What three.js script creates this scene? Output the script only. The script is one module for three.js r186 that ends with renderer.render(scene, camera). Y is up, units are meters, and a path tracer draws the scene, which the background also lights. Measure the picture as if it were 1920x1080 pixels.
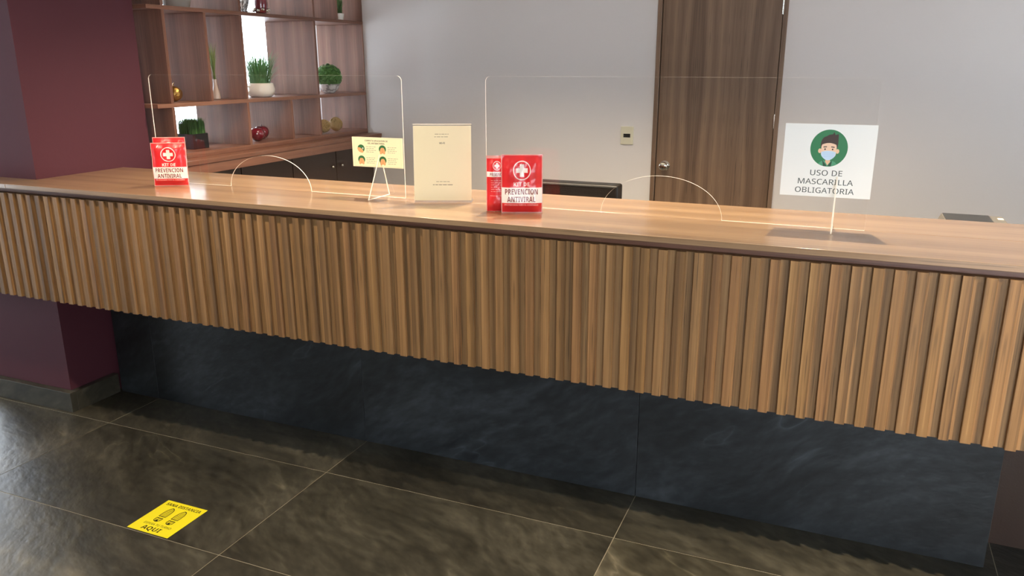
import * as THREE from 'three';
import { mergeGeometries } from 'three/addons/utils/BufferGeometryUtils.js';
import { RoundedBoxGeometry } from 'three/addons/geometries/RoundedBoxGeometry.js';

// ───────────────────────── camera, sky, exposure ─────────────────────────
const scene = new THREE.Scene();
const renderer = new THREE.WebGLRenderer({ antialias: true });
renderer.toneMapping = THREE.LinearToneMapping;
renderer.toneMappingExposure = 1.27;
renderer.shadowMap.enabled = true;

const DEG = Math.PI / 180;
const EYE = new THREE.Vector3(0, 1.6, 0);
const camera = new THREE.PerspectiveCamera(39.796, 16 / 9, 0.05, 60);
camera.rotation.order = 'YXZ';
camera.position.copy(EYE);
camera.rotation.set(-15.822 * DEG, 22.82 * DEG, -0.124 * DEG);
camera.updateMatrixWorld(true);
scene.add(camera);

scene.background = new THREE.Color(5.9, 6.5, 7.2);        // even overcast daylight outside

const SPOT = new THREE.Color(1.0, 0.82, 0.59);             // warm ceiling downlights
const DESK_CD = 18, LOBBY_CD = 10;

// pixel of the 1920x1080 photograph -> point on a plane of the room
const FPX = 540 / Math.tan(39.796 / 2 * DEG);
function ray(px, py) {
  return new THREE.Vector3((px - 960) / FPX, (540 - py) / FPX, -1).applyQuaternion(camera.quaternion);
}
const onY = (px, py, y) => { const d = ray(px, py); return EYE.clone().addScaledVector(d, (y - EYE.y) / d.y); };
const onZ = (px, py, z) => { const d = ray(px, py); return EYE.clone().addScaledVector(d, z / d.z); };
const onX = (px, py, x) => { const d = ray(px, py); return EYE.clone().addScaledVector(d, x / d.x); };

// ───────────────────────── helpers ─────────────────────────
function rng(seed) {
  let a = seed >>> 0;
  return () => { a = (a + 0x6d2b79f5) | 0; let t = Math.imul(a ^ (a >>> 15), 1 | a); t = (t + Math.imul(t ^ (t >>> 7), 61 | t)) ^ t; return ((t ^ (t >>> 14)) >>> 0) / 4294967296; };
}
const taken = new Map();
function numbered(name) {
  const n = taken.get(name) ?? 0; taken.set(name, n + 1);
  return n ? name + '_' + String(n).padStart(3, '0') : name;
}
function shade(o) { o.traverse((c) => { if (c.isMesh) { c.castShadow = true; c.receiveShadow = true; } }); return o; }
function mesh(name, geo, mat, parent) {
  const m = new THREE.Mesh(geo, mat); m.name = name; m.castShadow = m.receiveShadow = true;
  if (parent) parent.add(m);
  return m;
}
function thing(name, label, category, pos = [0, 0, 0], turn = 0, group) {
  const g = new THREE.Group(); g.name = numbered(name); g.position.set(...pos); g.rotation.y = turn;
  g.userData = { label, category }; if (group) g.userData.group = group;
  scene.add(g); return g;
}
function structure(name, label, category) {
  const g = new THREE.Group(); g.name = name; g.userData = { kind: 'structure', label, category }; scene.add(g); return g;
}
// uv in metres; grain runs along u
function metricUV(geo, grain = 'x', du = 0, dv = 0) {
  if (geo.index) geo = geo.toNonIndexed();
  const p = geo.attributes.position, uv = new Float32Array(p.count * 2);
  const a = new THREE.Vector3(), b = new THREE.Vector3(), c = new THREE.Vector3(), n = new THREE.Vector3();
  const get = (v, k) => (k === 'x' ? v.x : k === 'y' ? v.y : v.z);
  for (let i = 0; i < p.count; i += 3) {
    a.fromBufferAttribute(p, i); b.fromBufferAttribute(p, i + 1); c.fromBufferAttribute(p, i + 2);
    n.crossVectors(b.clone().sub(a), c.clone().sub(a));
    const ax = Math.abs(n.x), ay = Math.abs(n.y), az = Math.abs(n.z);
    const face = ax >= ay && ax >= az ? 'x' : ay >= az ? 'y' : 'z';
    const other = ['x', 'y', 'z'].filter((k) => k !== face);
    let ku, kv;
    if (face === grain) { ku = other[0]; kv = other[1]; } else { ku = grain; kv = other.find((k) => k !== grain); }
    for (const [j, v] of [[0, a], [1, b], [2, c]]) { uv[(i + j) * 2] = get(v, ku) + du; uv[(i + j) * 2 + 1] = get(v, kv) + dv; }
  }
  geo.setAttribute('uv', new THREE.BufferAttribute(uv, 2));
  return geo;
}
function box(x0, x1, y0, y1, z0, z1, grain = 'x', r = 0, du = 0, dv = 0) {
  const w = x1 - x0, h = y1 - y0, d = z1 - z0;
  const g = r ? new RoundedBoxGeometry(w, h, d, 2, r) : new THREE.BoxGeometry(w, h, d);
  g.translate((x0 + x1) / 2, (y0 + y1) / 2, (z0 + z1) / 2);
  return metricUV(g, grain, du, dv);
}
function tube(points, r, seg = 24, rad = 8, closed = false) {
  return new THREE.TubeGeometry(new THREE.CatmullRomCurve3(points.map((p) => new THREE.Vector3(...p)), closed), seg, r, rad, closed);
}
function lathe(profile, seg = 40) { return new THREE.LatheGeometry(profile.map((p) => new THREE.Vector2(...p)), seg); }

// ───────────────────────── noise + textures ─────────────────────────
const PERM = new Uint8Array(512);
{ const r = rng(77); const p = [...Array(256).keys()]; for (let i = 255; i > 0; i--) { const j = Math.floor(r() * (i + 1)); [p[i], p[j]] = [p[j], p[i]]; } for (let i = 0; i < 512; i++) PERM[i] = p[i & 255]; }
function vnoise(x, y) {
  const xi = Math.floor(x), yi = Math.floor(y), fx = x - xi, fy = y - yi;
  const u = fx * fx * (3 - 2 * fx), v = fy * fy * (3 - 2 * fy), X = xi & 255, Y = yi & 255;
  const a = PERM[PERM[X] + Y], b = PERM[PERM[(X + 1) & 255] + Y], c = PERM[PERM[X] + ((Y + 1) & 255)], d = PERM[PERM[(X + 1) & 255] + ((Y + 1) & 255)];
  return (a + (b - a) * u + (c - a) * v + (a - b - c + d) * u * v) / 255;
}
function fbm(x, y, o = 4) { let s = 0, a = 0.5, t = 0; for (let i = 0; i < o; i++) { s += a * vnoise(x, y); t += a; x = x * 2.03 + 17.1; y = y * 2.03 + 9.7; a *= 0.5; } return s / t; }
const clamp = (v, a = 0, b = 1) => Math.min(b, Math.max(a, v));
const mix = (a, b, t) => a + (b - a) * t;
const mix3 = (a, b, t) => [mix(a[0], b[0], t), mix(a[1], b[1], t), mix(a[2], b[2], t)];
function dataTex(w, h, f, { srgb = true, mw = 1, mh = 1 } = {}) {
  const d = new Uint8Array(w * h * 4);
  for (let y = 0, o = 0; y < h; y++) for (let x = 0; x < w; x++, o += 4) {
    const c = f(x / w, y / h); d[o] = clamp(c[0], 0, 255); d[o + 1] = clamp(c[1], 0, 255); d[o + 2] = clamp(c[2], 0, 255); d[o + 3] = 255;
  }
  const t = new THREE.DataTexture(d, w, h); t.magFilter = THREE.LinearFilter; t.minFilter = THREE.LinearMipmapLinearFilter; t.generateMipmaps = true;
  t.wrapS = t.wrapT = THREE.MirroredRepeatWrapping; t.colorSpace = srgb ? THREE.SRGBColorSpace : THREE.NoColorSpace;
  t.repeat.set(1 / mw, 1 / mh); t.needsUpdate = true; return t;
}
// wood: grain along u over mw metres, mh metres across
function wood({ w = 1024, h = 512, mw = 1.2, mh = 0.6, a, b, c, bands = 9, fibre = 170, seed = 0, wave = 0.06, pores = 0.35 }) {
  return dataTex(w, h, (u, v) => {
    const x = u * mw, y = v * mh;
    const wy = y + wave * (fbm(x * 1.1 + seed, y * 3 + seed, 3) - 0.5);
    const ring = fbm(x * 0.7 + seed * 3, wy * bands * 3, 4);
    const stripe = 0.5 + 0.5 * Math.sin((wy * bands + 1.6 * fbm(x * 0.5 + 5 + seed, wy * 4, 2)) * 6.28);
    const f1 = vnoise(x * 4 + seed, y * fibre * 3), f2 = vnoise(x * 11 + seed * 2, y * fibre * 6);
    let t = clamp(0.55 * ring + 0.22 * stripe + 0.18 * f1 + 0.1 * f2 - 0.05);
    let col = t < 0.5 ? mix3(a, b, t * 2) : mix3(b, c, t * 2 - 1);
    const p = vnoise(x * 7 + 31 + seed, y * fibre * 5 + 11);
    if (p > 0.78) { const k = 1 - pores * (p - 0.78) * 3; col = [col[0] * k, col[1] * k, col[2] * k]; }
    return col;
  }, { mw, mh });
}
function slate({ w = 2048, h = 1024, mw = 2.6, mh = 1.3, a, b, c, seed = 0 }) {
  const H = new Float32Array(w * h), C = new Float32Array(w * h);
  for (let j = 0, o = 0; j < h; j++) for (let i = 0; i < w; i++, o++) {
    const x = i / w * mw, y = j / h * mh, wx = x + 0.12 * fbm(x * 2 + seed, y * 2, 2), wy = y + 0.12 * fbm(x * 2 + 50, y * 2 + seed, 2);
    const s = wx * 0.85 + wy * 0.53, q = -wx * 0.53 + wy * 0.85;
    const flow = fbm(s * 2.6 + seed, q * 6.5 + seed, 5), fine = fbm(s * 22 + seed, q * 48, 3), blot = fbm(x * 1.7 + seed * 2, y * 1.7 + 40, 3);
    const rid = 1 - Math.abs(2 * fbm(s * 2.6 + 60 + seed, q * 7 + 3, 4) - 1);
    const cl = Math.pow(clamp(rid), 22) * clamp((blot - 0.5) * 7);
    C[o] = cl; H[o] = 0.5 * flow + 0.32 * fine + 0.18 * blot;
  }
  const at = (u, v) => Math.min(h - 1, Math.round(v * h)) * w + Math.min(w - 1, Math.round(u * w));
  const map = dataTex(w, h, (u, v) => {
    const o = at(u, v), t = clamp(0.5 + (H[o] - 0.5) * 1.7), col = t < 0.5 ? mix3(a, b, t * 2) : mix3(b, c, t * 2 - 1), k = 1 + C[o] * 0.5;
    return [col[0] * k, col[1] * k, col[2] * k];
  }, { mw, mh });
  const bump = dataTex(w, h, (u, v) => { const o = at(u, v), t = 255 * clamp(H[o] - 0.22 * C[o] + 0.1); return [t, t, t]; }, { srgb: false, mw, mh });
  return { map, bump };
}
function canvas(w, h, draw) {
  const c = document.createElement('canvas'); c.width = w; c.height = h; draw(c.getContext('2d'), w, h);
  const t = new THREE.CanvasTexture(c); t.colorSpace = THREE.SRGBColorSpace; t.anisotropy = 8; return t;
}
const std = (o) => new THREE.MeshStandardMaterial(o);
const phys = (o) => new THREE.MeshPhysicalMaterial(o);

// materials
const TX = {
  top: wood({ w: 1536, h: 512, mw: 2.4, mh: 0.66, a: [110, 85, 60], b: [144, 115, 85], c: [170, 141, 109], bands: 7, fibre: 90, seed: 2, wave: 0.05 }),
  slat: wood({ w: 1024, h: 1024, mw: 0.9, mh: 0.9, a: [84, 61, 36], b: [141, 106, 67], c: [186, 147, 100], bands: 22, fibre: 110, seed: 9, wave: 0.012, pores: 0.55 }),
  walnut: wood({ w: 1024, h: 512, mw: 1.4, mh: 0.7, a: [80, 50, 38], b: [124, 84, 66], c: [160, 118, 96], bands: 8, fibre: 90, seed: 21, wave: 0.05 }),
  door: wood({ w: 1024, h: 512, mw: 1.8, mh: 0.8, a: [86, 67, 52], b: [117, 94, 75], c: [148, 123, 100], bands: 11, fibre: 70, seed: 33, wave: 0.07 }),
};
const STONE = slate({ a: [34, 32, 26], b: [66, 63, 53], c: [106, 101, 88], seed: 4 });
const BASE = slate({ a: [19, 21, 23], b: [39, 43, 46], c: [68, 73, 77], seed: 13 });
const plaster = dataTex(256, 256, (u, v) => { const t = 128 + 90 * (fbm(u * 40, v * 40, 3) - 0.5); return [t, t, t]; }, { srgb: false, mw: 0.5, mh: 0.5 });
const grit = dataTex(256, 256, (u, v) => { const t = 128 + 110 * (fbm(u * 22, v * 22, 4) - 0.5); return [t, t, t]; }, { srgb: false, mw: 0.12, mh: 0.12 });

const M = {
  top: phys({ map: TX.top, roughness: 0.4, clearcoat: 0.8, clearcoatRoughness: 0.13 }),
  slats: [[1, 1, 1], [0.86, 0.84, 0.8], [1.14, 1.11, 1.06], [1.0, 0.93, 0.9], [1.06, 1.04, 0.94]].map((c) => std({ map: TX.slat, roughness: 0.55, color: new THREE.Color(...c) })),
  slatBack: std({ map: TX.slat, roughness: 0.6 }),
  walnut: phys({ map: TX.walnut, roughness: 0.45, clearcoat: 0.15, clearcoatRoughness: 0.4 }),
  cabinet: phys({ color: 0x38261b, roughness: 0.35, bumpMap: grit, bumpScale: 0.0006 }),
  door: std({ map: TX.door, roughness: 0.5 }),
  stone: [[1, 1, 1], [0.86, 0.86, 0.86], [1.1, 1.08, 1.03]].map((c) => std({ map: STONE.map, bumpMap: STONE.bump, bumpScale: 0.004, roughness: 0.42, color: new THREE.Color(...c) })),
  base: [[1, 1, 1], [0.9, 0.9, 0.9], [1.06, 1.06, 1.06]].map((c) => std({ map: BASE.map, bumpMap: BASE.bump, bumpScale: 0.005, roughness: 0.5, color: new THREE.Color(...c) })),
  grout: std({ color: 0xa49c88, roughness: 0.9 }),
  wall: std({ color: 0xd5d2d0, roughness: 0.85, bumpMap: plaster, bumpScale: 0.0008 }),
  white: std({ color: 0xd8d6d0, roughness: 0.9 }),
  lobby: std({ color: 0x8c8378, roughness: 0.85 }),
  maroon: std({ color: 0x522430, roughness: 0.7, bumpMap: plaster, bumpScale: 0.0008 }),
  skirting: std({ map: STONE.map, roughness: 0.5 }),
  clear: phys({ color: 0xffffff, transmission: 1, thickness: 0, roughness: 0.02, ior: 1.49 }),
  sawn: phys({ color: 0xfffaf0, transmission: 0.35, thickness: 0, roughness: 0.6 }),
  glass: phys({ color: 0xffffff, transmission: 1, thickness: 0, roughness: 0.0, ior: 1.5 }),
  frame: std({ color: 0x3a3a3c, roughness: 0.5, metalness: 0.3 }),
  chrome: std({ color: 0xd6d2c8, roughness: 0.12, metalness: 1 }),
  black: std({ color: 0x111111, roughness: 0.5 }),
  plate: std({ color: 0xd2cfb8, roughness: 0.4 }),
  ceramic: phys({ color: 0xe6e0d4, roughness: 0.3, clearcoat: 0.5, clearcoatRoughness: 0.15 }),
  trim: std({ color: 0xe8e4dc, roughness: 0.5 }),
  soil: std({ color: 0x2a2018, roughness: 1 }),
};

// ───────────────────────── the room ─────────────────────────
const ZB = -5.0, XS = -3.231, XSB = -3.617, CEIL = 2.6, XR = 3.4, ZF = 1.8, XL = -6.0;
const COL = { x0: -3.86, x1: -3.312, z0: -3.083, z1: -2.434 };
const GX = -0.6196, PX = 1.2046, GZ = -2.3855, PZ = 0.6110;

{ // floor: slate tiles over a pale grout bed
  const f = structure('floor', 'dark slate tile floor with pale grout joints', 'floor');
  mesh('grout_bed', box(XL, XR, -0.14, -0.0012, ZB, ZF), M.grout, f);
  const g = 0.0017, r = rng(5);
  const variants = [];
  for (let k = 0; k < 6; k++) variants.push(k);
  const cache = new Map();
  for (let i = -5; i <= 3; i++) for (let j = -9; j <= 4; j++) {
    const x0 = Math.max(GX + i * PX, XL) + g, x1 = Math.min(GX + (i + 1) * PX, XR) - g;
    const z1 = Math.min(GZ - j * PZ, ZF) - g, z0 = Math.max(GZ - (j + 1) * PZ, ZB) + g;
    if (x1 - x0 < 0.03 || z1 - z0 < 0.03) continue;
    const k = Math.floor(r() * 6), w = x1 - x0, d = z1 - z0, key = k + ':' + w.toFixed(3) + ':' + d.toFixed(3);
    if (!cache.has(key)) cache.set(key, box(-w / 2, w / 2, -0.012, 0, -d / 2, d / 2, 'x', 0, 0.62 + k * 0.26, 0.32 + (k * 0.37) % 0.64));
    const m = mesh(numbered('tile'), cache.get(key), M.stone[Math.floor(r() * 3)], f);
    m.position.set((x0 + x1) / 2, (r() - 0.5) * 0.0004, (z0 + z1) / 2);
    if (r() < 0.5) m.rotation.y = Math.PI;
  }
}
{ // ceiling
  const c = structure('ceiling', 'plain white ceiling', 'ceiling');
  mesh('ceiling_slab', box(XL, XR, CEIL, CEIL + 0.15, ZB, ZF), M.white, c);
}
{ // back wall with the door opening
  const w = structure('wall_back', 'light grey painted wall behind the reception counter', 'wall');
  const dx0 = -1.147, dx1 = -0.4, dh = 2.12, t = 0.15;
  mesh('wall_panel', box(XSB - 0.1, dx0, 0, CEIL, ZB - t, ZB), M.wall, w);
  mesh('wall_panel', box(dx1, XR + 0.15, 0, CEIL, ZB - t, ZB), M.wall, w);
  mesh('wall_panel', box(dx0, dx1, dh, CEIL, ZB - t, ZB), M.wall, w);
  const d = structure('door_1', 'brown wood grain door with a round metal knob', 'door');
  const j = 0.026;
  mesh('jamb', box(dx0, dx0 + j, 0, dh, ZB - 0.1, ZB + 0.012, 'y', 0.003), M.door, d);
  mesh('jamb', box(dx1 - j, dx1, 0, dh, ZB - 0.1, ZB + 0.012, 'y', 0.003), M.door, d);
  mesh('head_jamb', box(dx0 + j, dx1 - j, dh - j, dh, ZB - 0.1, ZB + 0.012, 'x', 0.003), M.door, d);
  mesh('door_leaf', box(dx0 + j + 0.004, dx1 - j - 0.004, 0.01, dh - j - 0.004, ZB - 0.045, ZB - 0.004, 'y', 0.002, 0.3, 0.9), M.door, d);
  mesh('door_back', box(dx0, dx1, 0, dh, ZB - t, ZB - 0.1), M.door, d);
  const k = onZ(1243, 312, ZB + 0.05);
  const kg = new THREE.Group(); kg.name = 'door_knob'; kg.position.set(k.x, k.y, ZB - 0.004); d.add(kg);
  const kn = mesh('knob', lathe([[0.0, 0], [0.031, 0], [0.031, 0.006], [0.013, 0.011], [0.012, 0.03], [0.022, 0.036], [0.0275, 0.048], [0.026, 0.06], [0.017, 0.067], [0, 0.068]], 24), M.chrome, kg); kn.rotation.x = Math.PI / 2;
  for (const y of [onZ(1454, 228, ZB).y, 0.25, 1.9]) mesh('hinge', new THREE.CylinderGeometry(0.006, 0.006, 0.08, 12).translate(dx1 - j - 0.002, y, ZB + 0.002), M.chrome, d);
}
{ // left wall behind the shelving: a wide window between sill and head
  const w = structure('wall_left', 'painted wall around the window behind the shelving', 'wall');
  const x0 = XSB - 0.12, x1 = XSB - 0.005, z0 = ZB, z1 = COL.z0;
  mesh('wall_panel', box(x0, x1, 0, 1.1, z0, z1), M.wall, w);
  mesh('wall_panel', box(x0, x1, 2.42, CEIL, z0, z1), M.wall, w);
  const win = structure('window_1', 'bright window behind the wooden shelving', 'window');
  mesh('pane', box(x0 + 0.05, x0 + 0.056, 1.1, 2.42, z0, z1), M.glass, win);
}
{ // maroon column standing through the counter
  const c = structure('wall_column', 'maroon painted square column at the end of the counter', 'column');
  mesh('column_shaft', box(COL.x0, COL.x1, 0, CEIL, COL.z0, COL.z1), M.maroon, c);
  const b = structure('baseboard_column', 'grey stone skirting around the maroon column', 'baseboard');
  const t = 0.034, h = 0.098;
  mesh('skirting_front', box(COL.x0 - t, COL.x1 + t, 0, h, COL.z1, COL.z1 + t, 'x', 0.002), M.skirting, b);
  mesh('skirting_side', box(COL.x1, COL.x1 + t, 0, h, -2.676, COL.z1 - 0.0005, 'z', 0.002), M.skirting, b);
}
{ // lobby glazing left of the column, lobby walls and the windows behind the viewer
  const w5 = structure('window_2', 'tall entrance glazing beside the column', 'window');
  const z = -2.75;
  mesh('pane', box(XL, -4.2, 0, CEIL, z - 0.006, z), M.glass, w5);
  for (const x of [XL + 0.03, -5.1, -4.23]) mesh('mullion', box(x - 0.03, x + 0.03, 0, CEIL, z - 0.04, z + 0.03), M.frame, w5);
  const wn = structure('wall_entrance', 'narrow white wall between the column and the glazing', 'wall');
  mesh('wall_panel', box(-4.2, COL.x0, 0, CEIL, z - 0.1, z + 0.03), M.white, wn);
  const wl = structure('wall_lobby', 'taupe lobby wall opposite the reception bay', 'wall');
  mesh('wall_panel', box(XL - 0.15, XL, 0, CEIL, -0.4, ZF), M.lobby, wl);
  mesh('wall_panel', box(XL - 0.15, XL, 0, CEIL, -2.8, -1.25), M.lobby, wl);
  mesh('wall_panel', box(XL - 0.15, XL, 2.4, CEIL, -1.25, -0.4), M.lobby, wl);
  const w6 = structure('window_5', 'tall glazed side of the entrance', 'window');
  mesh('pane', box(XL - 0.08, XL - 0.074, 0, 2.4, -1.25, -0.4), M.glass, w6);
  const wr = structure('wall_right', 'light wall at the far end of the counter', 'wall');
  const wy0 = 0.9, wy1 = 2.3, wz0 = -4.8, wz1 = -3.3;
  mesh('wall_panel', box(XR, XR + 0.15, 0, CEIL, wz1, ZF), M.lobby, wr);
  mesh('wall_panel', box(XR, XR + 0.15, 0, wy0, wz0, wz1), M.white, wr);
  mesh('wall_panel', box(XR, XR + 0.15, wy1, CEIL, wz0, wz1), M.white, wr);
  mesh('wall_panel', box(XR, XR + 0.15, 0, CEIL, ZB - 0.15, wz0), M.white, wr);
  const w3 = structure('window_3', 'side window at the far end of the counter', 'window');
  mesh('pane', box(XR + 0.07, XR + 0.076, wy0, wy1, wz0, wz1), M.glass, w3);
  const wf = structure('wall_front', 'lobby front wall with a wide window', 'wall');
  const fx0 = 0.45, fx1 = 3.3, fy0 = 0.3, fy1 = 2.5;
  mesh('wall_panel', box(XL - 0.15, fx0, 0, CEIL, ZF, ZF + 0.15), M.lobby, wf);
  mesh('wall_panel', box(fx1, XR + 0.15, 0, CEIL, ZF, ZF + 0.15), M.lobby, wf);
  mesh('wall_panel', box(fx0, fx1, 0, fy0, ZF, ZF + 0.15), M.lobby, wf);
  mesh('wall_panel', box(fx0, fx1, fy1, CEIL, ZF, ZF + 0.15), M.lobby, wf);
  const w4 = structure('window_4', 'wide street window of the lobby', 'window');
  mesh('pane', box(fx0, fx1, fy0, fy1, ZF + 0.07, ZF + 0.076), M.glass, w4);
}

// ───────────────────────── ceiling downlights ─────────────────────────
function downlight(x, z, cd, angle, pen, label, group) {
  const t = thing('downlight', label, 'ceiling light', [x, CEIL, z], 0, group);
  mesh('trim_ring', lathe([[0.045, -0.001], [0.066, -0.001], [0.068, -0.005], [0.062, -0.009], [0.047, -0.006], [0.045, -0.001]], 32), M.trim, t);
  mesh('lens', new THREE.CylinderGeometry(0.045, 0.045, 0.003, 32).translate(0, -0.0025, 0), std({ color: 0xffffff, emissive: SPOT, emissiveIntensity: 6 }), t);
  const l = new THREE.SpotLight(SPOT, cd, 0, angle * DEG, pen, 2);
  l.position.set(0, -0.02, 0); l.castShadow = true; l.shadow.radius = 1.0; l.shadow.mapSize.set(1024, 1024); l.shadow.camera.near = 0.05; l.target.position.set(0, -2, 0);
  t.add(l, l.target);
}
for (const [x, k, label] of [
  [-0.13, 0.9, 'round recessed ceiling downlight above the face-mask notice'],
  [-1.22, 1, 'round recessed ceiling downlight above the information sheet'],
  [-2.2, 0.8, 'round recessed ceiling downlight above the counter end by the column'],
]) downlight(x, -3.3, DESK_CD * k, 60, 1, label, 'downlights above the desk');
for (const [x, z, k, label] of [
  [1.95, -1.35, 4.6, 'round recessed lobby downlight near the street window'],
  [-2.1, -1.65, 0.95, 'round recessed lobby downlight above the yellow floor sticker'],
]) downlight(x, z, LOBBY_CD * k, 68, 0.6, label, 'lobby downlights');

// ───────────────────────── reception counter ─────────────────────────
const TOP = 1.105, ZT = -2.287, ZTB = -2.903, ZSL = -2.297, YS0 = 0.5968, YS1 = 1.0640, ZBASE = -2.684;
const CX0 = -3.86, CX1 = 1.9;
{
  const c = thing('reception_counter', 'long reception counter with brown wood top, vertical battens and dark slate plinth', 'counter', [0, 0, 0]);
  const seam = -2.6115, tt = 0.0185;
  // front and back boards of the top; the front board is notched round the column
  mesh('countertop_board', box(COL.x1 + 0.001, CX1, TOP - tt, TOP, seam + 0.0006, ZT, 'x', 0.0015, 0.2, 0.0), M.top, c);
  mesh('countertop_board', box(COL.x1 + 0.001, CX1, TOP - tt, TOP, ZTB, seam - 0.0006, 'x', 0.0015, 1.1, 0.35), M.top, c);
  mesh('countertop_board', box(CX0, COL.x1 - 0.0006, TOP - tt, TOP, COL.z1 + 0.001, ZT, 'x', 0.0015, 0.2, 0.0), M.top, c);
  mesh('shadow_gap_board', box(CX0, CX1, YS1 - 0.02, TOP - tt, ZSL - 0.056, ZSL - 0.038, 'x'), M.walnut, c);
  mesh('batten_backing', box(CX0, CX1, YS0, YS1 - 0.001, ZSL - 0.037, ZSL - 0.0112, 'y'), M.slatBack, c);
  mesh('counter_body', box(COL.x1 + 0.04, CX1, YS0 + 0.02, TOP - tt - 0.001, ZTB + 0.02, ZSL - 0.057, 'x'), M.walnut, c);
  // battens
  const r = rng(11), P = 0.0533, W = 0.0268, D = 0.0112, ch = 0.0012, variants = [];
  for (let k = 0; k < 8; k++) {
    const s = new THREE.Shape();
    s.moveTo(-W / 2, 0); s.lineTo(-W / 2, D - ch); s.lineTo(-W / 2 + ch, D); s.lineTo(W / 2 - ch, D); s.lineTo(W / 2, D - ch); s.lineTo(W / 2, 0); s.closePath();
    let g = new THREE.ExtrudeGeometry(s, { depth: YS1 - YS0, bevelEnabled: false });   // (x, y=depth out, z=height)
    g.rotateX(-Math.PI / 2); g.scale(1, 1, -1);                                        // up along y, out along +z
    const idx = []; for (let i = 0; i < g.attributes.position.count; i += 3) idx.push(i, i + 2, i + 1);
    g.setIndex(idx); g = g.toNonIndexed(); g.computeVertexNormals();
    variants.push(metricUV(g, 'y', k * 0.23, k * 0.117));
  }
  // batten right edges measured in the photograph: x = -0.0951*0.94 + n*P
  for (let n = -70; n < 40; n++) {
    const x = -0.1067 + n * P; if (x < CX0 + W || x > CX1 - W) continue;
    const m = mesh(numbered('batten'), variants[Math.floor(r() * 8)], M.slats[Math.floor(r() * 5)], c);
    m.position.set(x, YS0 - (r() < 0.15 ? 0.001 : 0), ZSL - D);
  }
  // slate plinth
  const joints = [-3.278, -3.0298, -1.8275, -0.6196, 0.548];
  for (let i = 0; i < 4; i++) mesh('slate_panel', box(joints[i] + 0.001, joints[i + 1] - 0.001, 0.001, YS0 + 0.06, ZBASE - 0.014, ZBASE, 'x', 0.001, -joints[i] + [0.9, 0.1, 1.25, 0.7][i], [0.0, 0.55, 0.1, 0.62][i]), M.base[i % 3], c);
  mesh('plinth_core', box(joints[0], 0.54, 0.001, YS0 + 0.02, ZTB + 0.03, ZBASE - 0.015, 'x'), M.walnut, c);
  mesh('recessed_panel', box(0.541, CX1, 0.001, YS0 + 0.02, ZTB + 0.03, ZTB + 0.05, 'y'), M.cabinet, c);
}

// ───────────────────────── acrylic screens on the counter ─────────────────────────
const ZP = -2.61;
function screen(x0, x1, archX, label) {
  const H = 0.449, w = x1 - x0, ax = archX - x0, rw = 0.2035, rh = 0.134, r = 0.018, th = 0.004;
  const t = thing('acrylic_screen', label, 'screen', [x0, TOP + 0.0003, ZP], 0, 'clear counter screens');
  const s = new THREE.Shape();
  s.moveTo(0, 0); s.lineTo(ax - rw, 0);
  for (let i = 1; i <= 40; i++) { const a = Math.PI - Math.PI * i / 40; s.lineTo(ax + rw * Math.cos(a), rh * Math.sin(a)); }
  s.lineTo(w, 0); s.lineTo(w, H - r);
  for (let i = 1; i <= 6; i++) { const a = Math.PI / 2 * i / 6; s.lineTo(w - r + r * Math.cos(a), H - r + r * Math.sin(a)); }
  for (let i = 0; i <= 6; i++) { const a = Math.PI / 2 + Math.PI / 2 * i / 6; s.lineTo(r + r * Math.cos(a), H - r + r * Math.sin(a)); }
  s.closePath();
  const pane = mesh('pane', new THREE.ShapeGeometry(s), M.clear, t);
  // sawn edge: a band as thick as the sheet that runs round its outline
  const pts = s.getPoints(); const pos = [];
  for (let i = 0; i < pts.length; i++) {
    const a = pts[i], b = pts[(i + 1) % pts.length]; if (a.distanceTo(b) < 1e-6) continue;
    pos.push(a.x, a.y, th / 2, a.x, a.y, -th / 2, b.x, b.y, th / 2, b.x, b.y, th / 2, a.x, a.y, -th / 2, b.x, b.y, -th / 2);
  }
  const g = new THREE.BufferGeometry(); g.setAttribute('position', new THREE.Float32BufferAttribute(pos, 3)); g.computeVertexNormals();
  mesh('sawn_edge', g, M.sawn, pane);
  return t;
}
function fin(t, x, zf = 0.094) { // triangular foot standing square to the sheet
  const zr = -0.055, h = 0.16, th = 0.004;
  const s = new THREE.Shape(); s.moveTo(zr, 0); s.lineTo(zf, 0); s.lineTo(0.003, h); s.lineTo(-0.003, h); s.closePath();
  const g = new THREE.ShapeGeometry(s); g.rotateY(-Math.PI / 2);   // x -> z
  const f = mesh('foot', g, M.clear, t); f.position.x = x;
  const bar = (a, b, w) => { const d = new THREE.Vector3(0, b[1] - a[1], b[0] - a[0]), L = d.length(); const e = new THREE.BoxGeometry(th, L, w); e.translate(0, L / 2, 0); e.applyQuaternion(new THREE.Quaternion().setFromUnitVectors(new THREE.Vector3(0, 1, 0), d.normalize())); e.translate(0, a[1], a[0]); return e; };
  mesh('sawn_edge', mergeGeometries([bar([zf, 0], [0.003, h], 0.0012), bar([zr, 0], [-0.003, h], 0.0012), bar([zr, 0.0006], [zf, 0.0006], 0.0012)]), M.sawn, f);
}
const scrL = screen(-2.763, -1.535, -2.170, 'clear acrylic counter screen with arched opening, beside the maroon column');
fin(scrL, -2.70 + 2.763, 0.004); fin(scrL, -1.640 + 2.763);
const scrR = screen(-1.197, 0.067, -0.563, 'clear acrylic counter screen with arched opening, in front of the door');
fin(scrR, -1.09 + 1.197); fin(scrR, -0.026 + 1.197);

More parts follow.
